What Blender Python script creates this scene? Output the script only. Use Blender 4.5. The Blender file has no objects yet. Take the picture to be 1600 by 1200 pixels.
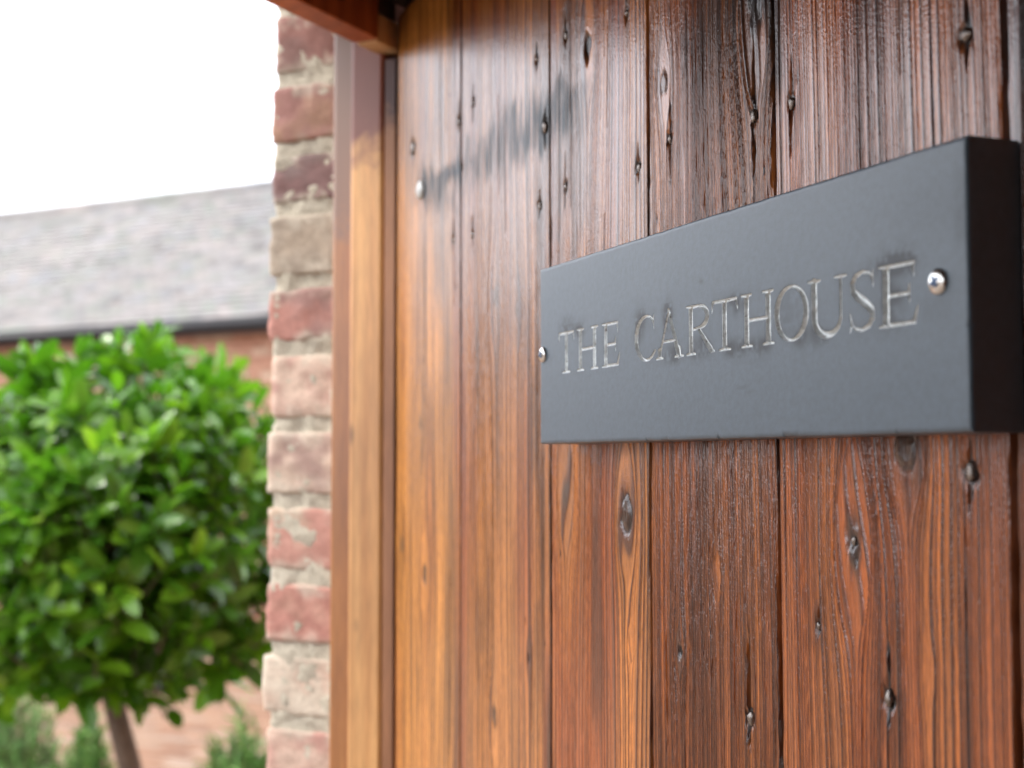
import bpy, bmesh, math, random
import numpy as np
from mathutils import Vector, Matrix
random.seed(7); np.random.seed(7)
sc = bpy.context.scene
COL = sc.collection

# ------------------------------------------------------------------ frames of reference
Z0 = 1.56                                   # height of the bottom edge of the slate sign
CAM = np.array([0.78073957, -0.37510651, -0.01021492 + Z0])
YAW, PITCH, ROLL, FPX = 0.399357972, 0.0559217831, -0.000447754632, 2132.13338
F_ = np.array([-math.cos(YAW)*math.cos(PITCH), math.sin(YAW)*math.cos(PITCH), math.sin(PITCH)])
R_ = np.cross(F_, [0, 0, 1]); R_ /= np.linalg.norm(R_); U_ = np.cross(R_, F_)
R_, U_ = R_*math.cos(ROLL)+U_*math.sin(ROLL), -R_*math.sin(ROLL)+U_*math.cos(ROLL)
ANG = math.radians(50.9)
D_ = np.array([-math.cos(ANG), math.sin(ANG), 0.])      # along the gateway wall, away
N_ = np.array([D_[1], -D_[0], 0.])                       # into the passage
O_ = np.array([-0.373, 0., 0.])                          # hinge edge of the door leaf
def W(t, n, z): return O_ + t*D_ + n*N_ + np.array([0, 0, z])
def pix(x, y, Y=0.0):
    """point of the plane y=Y that a pixel of the photograph shows -> (x, z)"""
    d = F_ + R_*(x-800)/FPX - U_*(y-600)/FPX; k = (Y-CAM[1])/d[1]; P = CAM + k*d
    return P[0], P[2]
def pix_depth(x, y, Z):
    return CAM + Z*(F_ + R_*(x-800)/FPX - U_*(y-600)/FPX)

# ------------------------------------------------------------------ camera, world, sun, exposure
cam = bpy.data.cameras.new('camera'); camo = bpy.data.objects.new('camera', cam); COL.objects.link(camo)
cam.sensor_width = 36; cam.lens = 36*FPX/1600; cam.clip_start = .02; cam.clip_end = 500
M = Matrix(((R_[0], U_[0], -F_[0], CAM[0]), (R_[1], U_[1], -F_[1], CAM[1]), (R_[2], U_[2], -F_[2], CAM[2]), (0, 0, 0, 1)))
camo.matrix_world = M
cam.dof.use_dof = True; cam.dof.focus_distance = .70; cam.dof.aperture_fstop = 7.9
sc.camera = camo
SUN_EL, EXPO = 48, 2.1
sun_from = -N_*.75 - D_*.35 + np.array([0, 0, .0]); sun_from /= np.linalg.norm(sun_from)
sun_from = sun_from*math.cos(math.radians(SUN_EL)) + np.array([0, 0, math.sin(math.radians(SUN_EL))])
wd = bpy.data.worlds.new('World'); sc.world = wd; wd.use_nodes = True
nt = wd.node_tree; nt.nodes.clear()
o = nt.nodes.new('ShaderNodeOutputWorld'); b = nt.nodes.new('ShaderNodeBackground'); s = nt.nodes.new('ShaderNodeTexSky')
s.sky_type = 'NISHITA'; s.sun_disc = False; s.sun_elevation = math.radians(SUN_EL)
s.sun_rotation = math.atan2(sun_from[0], sun_from[1]); s.dust_density = 4
mx = nt.nodes.new('ShaderNodeMix'); mx.data_type = 'RGBA'; mx.inputs[0].default_value = .82     # overcast: cloud white over most of the blue
mx.inputs[7].default_value = (8.0, 8.25, 8.9, 1)
nt.links.new(s.outputs[0], mx.inputs[6]); nt.links.new(mx.outputs[2], b.inputs[0]); b.inputs[1].default_value = .1
nt.links.new(b.outputs[0], o.inputs[0])
sl = bpy.data.lights.new('sun', 'SUN'); sl.energy = .6; sl.angle = math.radians(18); sl.color = (1, .95, .88)
so = bpy.data.objects.new('sun', sl); COL.objects.link(so)
so.rotation_euler = Vector(sun_from).to_track_quat('Z', 'Y').to_euler()
sc.view_settings.view_transform = 'Standard'; sc.view_settings.look = 'None'; sc.view_settings.exposure = EXPO
sc.view_settings.gamma = 1; sc.view_settings.use_curve_mapping = False
sc.render.engine = 'CYCLES'
sc.cycles.use_denoising = True
sc.cycles.max_bounces = 8

# ------------------------------------------------------------------ helpers
def tag(o, label=None, cat=None, group=None, kind=None):
    if label: o['label'] = label
    if cat: o['category'] = cat
    if group: o['group'] = group
    if kind: o['kind'] = kind
    return o
def empty(name, loc, **k):
    e = bpy.data.objects.new(name, None); COL.objects.link(e); e.location = tuple(loc); e.empty_display_size = .05
    tag(e, **k); bpy.context.view_layer.update(); return e
def link(name, me, parent=None, mat=None, loc=None):
    ob = bpy.data.objects.new(name, me); COL.objects.link(ob)
    if mat is not None and not me.materials: me.materials.append(mat)
    if loc is not None: ob.location = tuple(loc)
    if parent is not None:
        ob.parent = parent; ob.matrix_parent_inverse = Matrix.Translation(-Vector(parent_loc(parent)))
    return ob
def parent_loc(p):
    v = Vector(p.location)
    while p.parent is not None:
        p = p.parent
        break
    return v
def mesh(name, V, Fc, attrs=None, smooth=False):
    me = bpy.data.meshes.new(name); V = np.asarray(V, dtype=np.float64)
    Fc = np.asarray(Fc) if not isinstance(Fc, list) or all(len(f) == len(Fc[0]) for f in Fc) else Fc
    if isinstance(Fc, np.ndarray):
        n, k = Fc.shape
        me.vertices.add(len(V)); me.vertices.foreach_set('co', V.astype(np.float32).ravel())
        me.loops.add(n*k); me.loops.foreach_set('vertex_index', Fc.astype(np.int32).ravel())
        me.polygons.add(n); me.polygons.foreach_set('loop_start', np.arange(0, n*k, k, dtype=np.int32))
        me.update(calc_edges=True)
    else:
        me.from_pydata([tuple(v) for v in V], [], [tuple(f) for f in Fc])
    if attrs:
        for an, av in attrs.items():
            av = np.asarray(av, dtype=np.float32)
            if av.ndim == 1:
                a = me.attributes.new(an, 'FLOAT', 'POINT'); a.data.foreach_set('value', av)
            else:
                if av.shape[1] == 3: av = np.hstack([av, np.ones((len(av), 1), np.float32)])
                a = me.attributes.new(an, 'FLOAT_COLOR', 'POINT'); a.data.foreach_set('color', av.ravel())
    me.polygons.foreach_set('use_smooth', [smooth]*len(me.polygons))
    me.validate(); me.update(); return me
BOXF = np.array([[0, 1, 3, 2], [4, 6, 7, 5], [0, 4, 5, 1], [2, 3, 7, 6], [0, 2, 6, 4], [1, 5, 7, 3]])
def box_tn(t0, t1, n0, n1, z0, z1):
    """box in the wall's frame"""
    return np.array([W(t, n, z) for t in (t0, t1) for n in (n0, n1) for z in (z0, z1)])
class MB:
    def __init__(s): s.v = []; s.f = []; s.n = 0; s.a = []
    def add(s, V, Fc, a=0.):
        V = np.asarray(V); s.v.append(V); s.f += [[i+s.n for i in f] for f in Fc]; s.n += len(V); s.a.append(np.full(len(V), a))
    def box(s, V, a=0.): s.add(V, BOXF.tolist(), a)
    def make(s, name, smooth=False): return mesh(name, np.vstack(s.v), s.f, {'rnd': np.concatenate(s.a)}, smooth)
def bevel_mesh(me, w, seg=2):
    bm = bmesh.new(); bm.from_mesh(me); bmesh.ops.recalc_face_normals(bm, faces=bm.faces)
    bmesh.ops.bevel(bm, geom=bm.edges[:], offset=w, segments=seg, affect='EDGES', profile=.5)
    bm.to_mesh(me); bm.free(); me.update(); return me
def tube(pts, rad, k=8):
    """tapered tube as V, F"""
    pts = [np.array(p, float) for p in pts]; V = []; Fc = []
    for i, p in enumerate(pts):
        d = pts[min(i+1, len(pts)-1)]-pts[max(i-1, 0)]; d /= np.linalg.norm(d)+1e-9
        a = np.cross(d, [0.3, .1, 1.] if abs(d[2]) < .9 else [1., .2, 0.]); a /= np.linalg.norm(a); c = np.cross(d, a)
        for j in range(k):
            th = 2*math.pi*j/k; V.append(p + rad[i]*(math.cos(th)*a+math.sin(th)*c))
    for i in range(len(pts)-1):
        for j in range(k):
            Fc.append([i*k+j, i*k+(j+1) % k, (i+1)*k+(j+1) % k, (i+1)*k+j])
    Fc.append(list(range(k))[::-1]); Fc.append([(len(pts)-1)*k+j for j in range(k)])
    return V, Fc
# value noise, numpy
class VN:
    def __init__(s, seed, n=512):
        r = np.random.RandomState(seed); s.g = r.rand(n, n); s.n = n
    def __call__(s, x, y):
        xi = np.floor(x).astype(int); yi = np.floor(y).astype(int); fx = x-xi; fy = y-yi
        fx = fx*fx*(3-2*fx); fy = fy*fy*(3-2*fy); n = s.n; g = s.g
        a = g[xi % n, yi % n]; b = g[(xi+1) % n, yi % n]; c = g[xi % n, (yi+1) % n]; d = g[(xi+1) % n, (yi+1) % n]
        return (a*(1-fx)+b*fx)*(1-fy)+(c*(1-fx)+d*fx)*fy
def sst(a, b, x):
    t = np.clip((x-a)/(b-a), 0, 1); return t*t*(3-2*t)

# ------------------------------------------------------------------ materials
def mat(name, build):
    m = bpy.data.materials.new(name); m.use_nodes = True; nt = m.node_tree
    p = nt.nodes['Principled BSDF']; build(nt, p); return m
def N(nt, t, **k):
    n = nt.nodes.new('ShaderNode'+t)
    for a, v in k.items():
        if a.startswith('i_'): n.inputs[a[2:].replace('_', ' ')].default_value = v
        else: setattr(n, a, v)
    return n
def L(nt, a, b): nt.links.new(a, b)
def ramp(nt, fac, stops):
    r = N(nt, 'ValToRGB'); e = r.color_ramp.elements
    while len(e) < len(stops): e.new(.5)
    for i, (p, c) in enumerate(stops): e[i].position = p; e[i].color = (*c, 1) if len(c) == 3 else c
    L(nt, fac, r.inputs[0]); return r.outputs[0]
def mixc(nt, f, a, b, mode='MIX'):
    m = N(nt, 'Mix', data_type='RGBA', blend_type=mode)
    for sck, v in ((0, f), (6, a), (7, b)):
        if hasattr(v, 'node'): L(nt, v, m.inputs[sck])
        elif sck and not isinstance(v, tuple): m.inputs[sck].default_value = (v, v, v, 1)
        else: m.inputs[sck].default_value = v if not isinstance(v, tuple) or len(v) == 4 else (*v, 1)
    return m.outputs[2]
def noise(nt, scale, vec=None, detail=4, rough=.55, coords='Object', stretch=None):
    if vec is None:
        tc = N(nt, 'TexCoord'); vec = tc.outputs[coords]
    if stretch:
        mp = N(nt, 'Mapping'); mp.inputs['Scale'].default_value = stretch; L(nt, vec, mp.inputs[0]); vec = mp.outputs[0]
    n = N(nt, 'TexNoise'); n.inputs['Scale'].default_value = scale; n.inputs['Detail'].default_value = detail; n.inputs['Roughness'].default_value = rough
    L(nt, vec, n.inputs['Vector']); return n.outputs['Fac']
def bump(nt, h, strength, dist, prev=None):
    b = N(nt, 'Bump'); b.inputs['Strength'].default_value = strength; b.inputs['Distance'].default_value = dist
    L(nt, h, b.inputs['Height'])
    if prev is not None: L(nt, prev, b.inputs['Normal'])
    return b.outputs['Normal']
def math_(nt, op, a, b=None, c=None):
    m = N(nt, 'Math', operation=op)
    for i, v in enumerate((a, b, c)):
        if v is None: continue
        if hasattr(v, 'node'): L(nt, v, m.inputs[i])
        else: m.inputs[i].default_value = v
    return m.outputs[0]
def attr(nt, name, typ='GEOMETRY'):
    a = N(nt, 'Attribute', attribute_name=name, attribute_type=typ); return a

def b_board(nt, p):
    a = attr(nt, 'albedo'); w = attr(nt, 'wear')
    n1 = noise(nt, 900, stretch=(1, 1, .12), detail=3)
    n2 = noise(nt, 60, stretch=(1, 1, .2), detail=5)
    c = mixc(nt, .55, a.outputs['Color'], ramp(nt, n1, [(.3, (.35, .32, .30)), (.7, (1.4, 1.4, 1.4))]), 'MULTIPLY')
    c = mixc(nt, .45, c, ramp(nt, n2, [(.3, (.6, .55, .5)), (.7, (1.2, 1.2, 1.2))]), 'MULTIPLY')
    L(nt, c, p.inputs['Base Color'])
    r = math_(nt, 'MULTIPLY_ADD', n2, .22, .22)
    L(nt, math_(nt, 'ADD', r, math_(nt, 'MULTIPLY', w.outputs['Fac'], .25)), p.inputs['Roughness'])
    p.inputs['IOR'].default_value = 1.5; p.inputs['Specular IOR Level'].default_value = .25
    L(nt, math_(nt, 'MULTIPLY_ADD', w.outputs['Fac'], -.45, .95), p.inputs['Coat Weight']); p.inputs['Coat Roughness'].default_value = .16; p.inputs['Coat IOR'].default_value = 1.62
    h = noise(nt, 1100, stretch=(1, 1, .5), detail=2)
    nm = bump(nt, n1, .6, .0004); nm = bump(nt, h, .55, .0004, nm)
    L(nt, nm, p.inputs['Normal']); L(nt, nm, p.inputs['Coat Normal'])
M_BOARD = mat('varnished_pine_board', b_board)

def wood(name, light, dark, top=None, topz=None, rough=.35, sc_=1., knots=True, coat=.3):
    def f(nt, p):
        tc = N(nt, 'TexCoord')
        n1 = noise(nt, 55*sc_, stretch=(1, 1, .035), detail=5)
        n2 = noise(nt, 6, stretch=(1, 1, .35), detail=4)
        n3 = noise(nt, 500, stretch=(1, 1, .08), detail=3)
        c = mixc(nt, ramp(nt, n1, [(.35, (0, 0, 0)), (.65, (1, 1, 1))]), dark, light)
        c = mixc(nt, .6, c, ramp(nt, n2, [(.36, (.45, .36, .33)), (.62, (1.25, 1.2, 1.12))]), 'MULTIPLY')
        c = mixc(nt, .5, c, ramp(nt, n3, [(.3, (.6, .6, .6)), (.7, (1.15, 1.15, 1.15))]), 'MULTIPLY')
        if knots:
            v = N(nt, 'TexVoronoi'); v.inputs['Scale'].default_value = 26; v.inputs['Randomness'].default_value = 1
            mp = N(nt, 'Mapping'); mp.inputs['Scale'].default_value = (1, 1, .45); L(nt, tc.outputs['Object'], mp.inputs[0]); L(nt, mp.outputs[0], v.inputs['Vector'])
            c = mixc(nt, ramp(nt, v.outputs['Distance'], [(.06, (.85, .85, .85)), (.16, (0, 0, 0))]), c, (.09, .045, .022))
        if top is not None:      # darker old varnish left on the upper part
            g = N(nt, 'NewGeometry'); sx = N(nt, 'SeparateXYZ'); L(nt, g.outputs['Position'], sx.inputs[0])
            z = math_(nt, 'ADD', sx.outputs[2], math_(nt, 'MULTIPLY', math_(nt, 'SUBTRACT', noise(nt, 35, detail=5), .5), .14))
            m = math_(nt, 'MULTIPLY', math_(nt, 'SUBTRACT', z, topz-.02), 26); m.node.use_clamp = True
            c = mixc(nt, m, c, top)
        L(nt, c, p.inputs['Base Color']); p.inputs['Roughness'].default_value = rough
        p.inputs['Coat Weight'].default_value = coat; p.inputs['Coat Roughness'].default_value = .2
        L(nt, bump(nt, n3, .35, .0006), p.inputs['Normal'])
    return mat(name, f)
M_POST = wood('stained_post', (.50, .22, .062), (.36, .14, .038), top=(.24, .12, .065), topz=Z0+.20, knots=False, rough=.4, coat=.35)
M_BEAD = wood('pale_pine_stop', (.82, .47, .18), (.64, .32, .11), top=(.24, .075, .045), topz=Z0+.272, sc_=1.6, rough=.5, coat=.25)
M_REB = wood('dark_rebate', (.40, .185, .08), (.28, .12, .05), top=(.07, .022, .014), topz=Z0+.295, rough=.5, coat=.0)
M_BEAM = wood('red_stained_beam', (.62, .19, .075), (.42, .115, .045), knots=False, rough=.45, coat=.0)
M_BLOCK = wood('tan_block', (.85, .56, .30), (.70, .42, .2), knots=False, rough=.6, coat=0)
M_OLD = wood('old_dark_timber', (.10, .06, .04), (.05, .03, .02), knots=False, rough=.7, coat=0)

def b_slate(nt, p):
    sd = attr(nt, 'sdf'); sm = attr(nt, 'smudge')
    n1 = noise(nt, 22, detail=6, rough=.6); n2 = noise(nt, 260, detail=4, rough=.65); n3 = noise(nt, 9, stretch=(1, 1, 2), detail=3)
    n4 = noise(nt, 520, detail=3)
    base = mixc(nt, n1, (.062, .100, .134), (.090, .132, .170))
    base = mixc(nt, .35, base, ramp(nt, n2, [(.35, (.7, .7, .7)), (.65, (1.25, 1.25, 1.25))]), 'MULTIPLY')
    sp = N(nt, 'TexVoronoi'); sp.inputs['Scale'].default_value = 210; tc = N(nt, 'TexCoord'); L(nt, tc.outputs['Object'], sp.inputs['Vector'])
    sep = N(nt, 'SeparateColor'); L(nt, sp.outputs['Color'], sep.inputs[0])
    dots = math_(nt, 'MULTIPLY', math_(nt, 'LESS_THAN', sp.outputs['Distance'], .075), math_(nt, 'GREATER_THAN', sep.outputs[0], .93))
    base = mixc(nt, math_(nt, 'MULTIPLY', dots, .5), base, (.008, .009, .010))
    base = mixc(nt, math_(nt, 'MULTIPLY', sm.outputs['Fac'], .8), base, (.030, .038, .046))
    paint = mixc(nt, ramp(nt, n4, [(.35, (0, 0, 0)), (.62, (1, 1, 1))]), (.50, .54, .54), (.74, .79, .79))
    wsp = ramp(nt, noise(nt, 330, detail=4), [(.30, (1, 1, 1)), (.37, (0, 0, 0))])
    paint = mixc(nt, math_(nt, 'MULTIPLY', wsp, .75), paint, (.10, .075, .05))
    inside = math_(nt, 'MULTIPLY_ADD', sd.outputs['Fac'], -3.5, .5); inside.node.use_clamp = True       # sdf in mm
    L(nt, mixc(nt, inside, base, paint), p.inputs['Base Color'])
    r = math_(nt, 'MULTIPLY_ADD', n1, .14, .36)
    r = math_(nt, 'ADD', r, math_(nt, 'MULTIPLY', sm.outputs['Fac'], .22))
    L(nt, mixc(nt, inside, r, .3), p.inputs['Roughness'])
    p.inputs['IOR'].default_value = 1.6
    p.inputs['Coat Weight'].default_value = .35; p.inputs['Coat Roughness'].default_value = .38
    L(nt, math_(nt, 'MULTIPLY', inside, .4), p.inputs['Metallic'])
    nm = bump(nt, n2, .2, .0005); L(nt, bump(nt, n3, .15, .002, nm), p.inputs['Normal'])
M_SLATE = mat('honed_slate', b_slate)

def b_metal(col, rough, met=1.):
    def f(nt, p):
        n = noise(nt, 400, detail=3)
        L(nt, mixc(nt, n, tuple(x*.6 for x in col), col), p.inputs['Base Color']); p.inputs['Metallic'].default_value = met
        p.inputs['Roughness'].default_value = rough; L(nt, bump(nt, n, .25, .0006), p.inputs['Normal'])
    return f
M_SCREW = mat('zinc_screw', b_metal((.88, .87, .84), .22))
M_SLOT = mat('screw_recess', b_metal((.05, .10, .2), .4, .6))
M_NAIL = mat('iron_nail', b_metal((.34, .30, .27), .25, .9))
M_BOLT = mat('painted_bolt', b_metal((.82, .83, .80), .3, .2))
M_IRON = mat('black_gutter', b_metal((.02, .022, .026), .4, 0.))

def b_brick(nt, p):
    a = attr(nt, 'albedo')
    n1 = noise(nt, 45, detail=6, rough=.65); n2 = noise(nt, 350, detail=4, rough=.7)
    c = mixc(nt, .55, a.outputs['Color'], ramp(nt, n1, [(.3, (.72, .66, .62)), (.7, (1.25, 1.22, 1.2))]), 'MULTIPLY')
    c = mixc(nt, .6, c, ramp(nt, n2, [(.3, (.7, .7, .7)), (.7, (1.2, 1.2, 1.2))]), 'MULTIPLY')
    L(nt, c, p.inputs['Base Color']); p.inputs['Roughness'].default_value = .85
    nm = bump(nt, n1, .7, .003); L(nt, bump(nt, n2, .6, .001, nm), p.inputs['Normal'])
M_BRICK = mat('old_brick', b_brick)
def b_mortar(nt, p):
    n1 = noise(nt, 60, detail=6, rough=.7); n2 = noise(nt, 420, detail=3, rough=.7)
    c = mixc(nt, n1, (.46, .41, .31), (.72, .66, .55)); c = mixc(nt, .7, c, ramp(nt, n2, [(.3, (.5, .48, .4)), (.65, (1.15, 1.15, 1.15))]), 'MULTIPLY')
    L(nt, c, p.inputs['Base Color']); p.inputs['Roughness'].default_value = .95
    L(nt, bump(nt, n2, 1., .002), p.inputs['Normal'])
M_MORTAR = mat('lime_mortar', b_mortar)
def rnd_mat(name, stops, rough, bscale=120, bstr=.4, bdist=.004, nscale=14, spec=.5, obj_random=True):
    def f(nt, p):
        a = attr(nt, 'rnd'); fac = a.outputs['Fac']
        if obj_random:
            oi = N(nt, 'ObjectInfo'); fac = math_(nt, 'FRACT', math_(nt, 'ADD', fac, oi.outputs['Random']))
        c = ramp(nt, fac, stops)
        n1 = noise(nt, nscale, coords='Object', detail=5)
        c = mixc(nt, .55, c, ramp(nt, n1, [(.3, (.6, .6, .6)), (.7, (1.3, 1.3, 1.3))]), 'MULTIPLY')
        L(nt, c, p.inputs['Base Color']); p.inputs['Roughness'].default_value = rough; p.inputs['Specular IOR Level'].default_value = spec
        L(nt, bump(nt, noise(nt, bscale, detail=4), bstr, bdist), p.inputs['Normal'])
    return mat(name, f)
M_TILE = rnd_mat('weathered_roof_tile', [(0, (.17, .157, .148)), (.3, (.215, .20, .19)), (.5, (.165, .175, .15)), (.7, (.245, .215, .20)), (.88, (.195, .195, .198)), (1, (.12, .108, .10))], .8, nscale=3)
M_BBRICK = rnd_mat('barn_brick', [(0, (.46, .23, .15)), (.4, (.54, .31, .21)), (.7, (.48, .26, .17)), (1, (.58, .42, .30))], .9, nscale=8)
M_PAVER = rnd_mat('clay_paver', [(0, (.22, .105, .055)), (.35, (.25, .145, .085)), (.6, (.17, .08, .042)), (.8, (.26, .18, .125)), (1, (.23, .125, .068))], .85, nscale=2)
M_BARK = rnd_mat('bay_bark', [(0, (.11, .075, .05)), (1, (.16, .115, .085))], .8, bscale=90, nscale=30)
def b_leaf(nt, p):
    a = attr(nt, 'rnd'); oi = N(nt, 'ObjectInfo')
    c = ramp(nt, a.outputs['Fac'], [(0, (.042, .12, .012)), (.4, (.08, .205, .016)), (.75, (.16, .33, .025)), (.93, (.28, .46, .045)), (1, (.34, .28, .07))])
    n = noise(nt, 40, detail=3)
    c = mixc(nt, .35, c, ramp(nt, n, [(.3, (.7, .75, .7)), (.7, (1.25, 1.2, 1.2))]), 'MULTIPLY')
    L(nt, c, p.inputs['Base Color']); p.inputs['Roughness'].default_value = .22
    p.inputs['Specular IOR Level'].default_value = .6
    out = nt.nodes['Material Output']; tr = N(nt, 'BsdfTranslucent'); ms = N(nt, 'MixShader'); ms.inputs[0].default_value = .3
    L(nt, mixc(nt, 1., c, (1.6, 2.0, .7), 'MULTIPLY'), tr.inputs['Color'])
    L(nt, p.outputs[0], ms.inputs[1]); L(nt, tr.outputs[0], ms.inputs[2]); L(nt, ms.outputs[0], out.inputs[0])
M_LEAF = mat('bay_leaf', b_leaf)
M_SHRUB = rnd_mat('shrub_needles', [(0, (.06, .17, .025)), (.6, (.11, .27, .04)), (1, (.2, .36, .07))], .6, nscale=20, obj_random=False)
M_SHRUBP = rnd_mat('pale_shrub_needles', [(0, (.08, .19, .04)), (.6, (.14, .30, .065)), (1, (.24, .40, .12))], .6, nscale=20, obj_random=False)
def b_ground(nt, p):
    n1 = noise(nt, .6, detail=5); n2 = noise(nt, 40, detail=5)
    c = mixc(nt, n1, (.16, .12, .09), (.22, .17, .13)); c = mixc(nt, .6, c, ramp(nt, n2, [(.3, (.7, .7, .7)), (.7, (1.2, 1.2, 1.2))]), 'MULTIPLY')
    L(nt, c, p.inputs['Base Color']); p.inputs['Roughness'].default_value = .95; L(nt, bump(nt, n2, .5, .01), p.inputs['Normal'])
M_GROUND = mat('gravelly_earth', b_ground)
def b_wallbrick(nt, p):
    tc = N(nt, 'TexCoord'); bt = N(nt, 'TexBrick'); bt.inputs['Scale'].default_value = 1; bt.inputs['Brick Width'].default_value = .22; bt.inputs['Row Height'].default_value = .069
    bt.inputs['Mortar Size'].default_value = .006; bt.inputs['Color1'].default_value = (.36, .16, .10, 1); bt.inputs['Color2'].default_value = (.27, .12, .08, 1); bt.inputs['Mortar'].default_value = (.45, .40, .30, 1)
    L(nt, tc.outputs['UV'], bt.inputs['Vector']); n = noise(nt, 30, detail=5)
    L(nt, mixc(nt, .6, bt.outputs['Color'], ramp(nt, n, [(.3, (.6, .6, .6)), (.7, (1.3, 1.3, 1.3))]), 'MULTIPLY'), p.inputs['Base Color'])
    p.inputs['Roughness'].default_value = .9; L(nt, bump(nt, math_(nt, 'MULTIPLY_ADD', bt.outputs['Fac'], -1., n), .6, .006), p.inputs['Normal'])
M_WALL = mat('brickwork', b_wallbrick)

def wall_box(name, t0, t1, n0, n1, z0, z1, parent=None, m=None):
    """box with metre-true UVs for the brickwork"""
    V = box_tn(t0, t1, n0, n1, z0, z1); me = mesh(name, V, BOXF.copy())
    uv = me.uv_layers.new(name='UVMap')
    tn = [(t, n, z) for t in (t0, t1) for n in (n0, n1) for z in (z0, z1)]
    for i, l in enumerate(me.loops):
        pg = i//4; t, n, z = tn[l.vertex_index]
        uv.data[i].uv = (n, z) if pg in (0, 1) else ((t, z) if pg in (2, 3) else (t, n))
    bm = bmesh.new(); bm.from_mesh(me); bmesh.ops.recalc_face_normals(bm, faces=bm.faces); bm.to_mesh(me); bm.free()
    return link(name, me, parent, m or M_WALL)

# ------------------------------------------------------------------ setting: ground and passage
g = mesh('ground', [(-60, -60, 0), (60, -60, 0), (60, 60, 0), (-60, 60, 0)], [[0, 1, 2, 3]])
tag(link('ground', g, None, M_GROUND), kind='structure')

# brick gateway wall with an opening, passage behind it
ZL = Z0+.54
gw = empty('gateway_wall', W(.3, -.1, 0), label='weathered red and cream brick wall end beside the wooden door frame', cat='wall')
wall_box('wall_body', .27, 2.6, -.168, .06, 0, 2.9, gw)
wall_box('pier', -3.4, -2.5, -.168, .06, 0, 2.9, gw)
wall_box('wall_above_opening', -2.5, .27, -.168, -.03, ZL, 2.9, gw)
ps = empty('passage', W(-1, 2.9, 0), label='dark brick passage enclosing the inner side of the open door', cat='passage'); ps['kind'] = 'structure'
wall_box('side_wall', .75, .95, .06, 3.2, 0, 2.9, ps)
wall_box('side_wall', -3.4, -3.2, .06, 3.2, 0, 2.9, ps)
wall_box('end_wall', -3.4, .95, 3.2, 3.4, 0, 2.9, ps)
me = mesh('ceiling', box_tn(-3.2, .75, .06, 3.2, Z0+.41, Z0+.47), BOXF.copy())
link('ceiling', me, ps, M_OLD)

# jamb bricks, top to bottom as the photograph shows them: (centre y at x~470, base colour, patch colour, amount of patch)
PITCH_B = .0686
def rgb(r, g, b, k=.85): 
    f = lambda c: (((c/255+.055)/1.055)**2.4)*k
    c = np.array([f(r), f(g), f(b)]); return (c*.72+c.mean()*.28)*np.array([1.22, 1.12, .98])+.055
BR = [(rgb(150, 85, 72), rgb(120, 70, 60), .4), (rgb(150, 88, 78), rgb(165, 120, 85), .45), (rgb(120, 72, 72), rgb(105, 85, 85), .5),
      (rgb(150, 138, 122), rgb(165, 150, 130), .5), (rgb(175, 105, 90), rgb(140, 95, 90), .5), (rgb(205, 178, 162), rgb(160, 95, 85), .3),
      (rgb(200, 178, 162), rgb(150, 110, 105), .4), (rgb(185, 120, 105), rgb(205, 190, 165), .5), (rgb(180, 108, 92), rgb(190, 135, 115), .4),
      (rgb(200, 192, 178), rgb(190, 150, 130), .25), (rgb(195, 165, 150), rgb(175, 110, 100), .4)]
vn1, vn2 = VN(11), VN(12)
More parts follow.
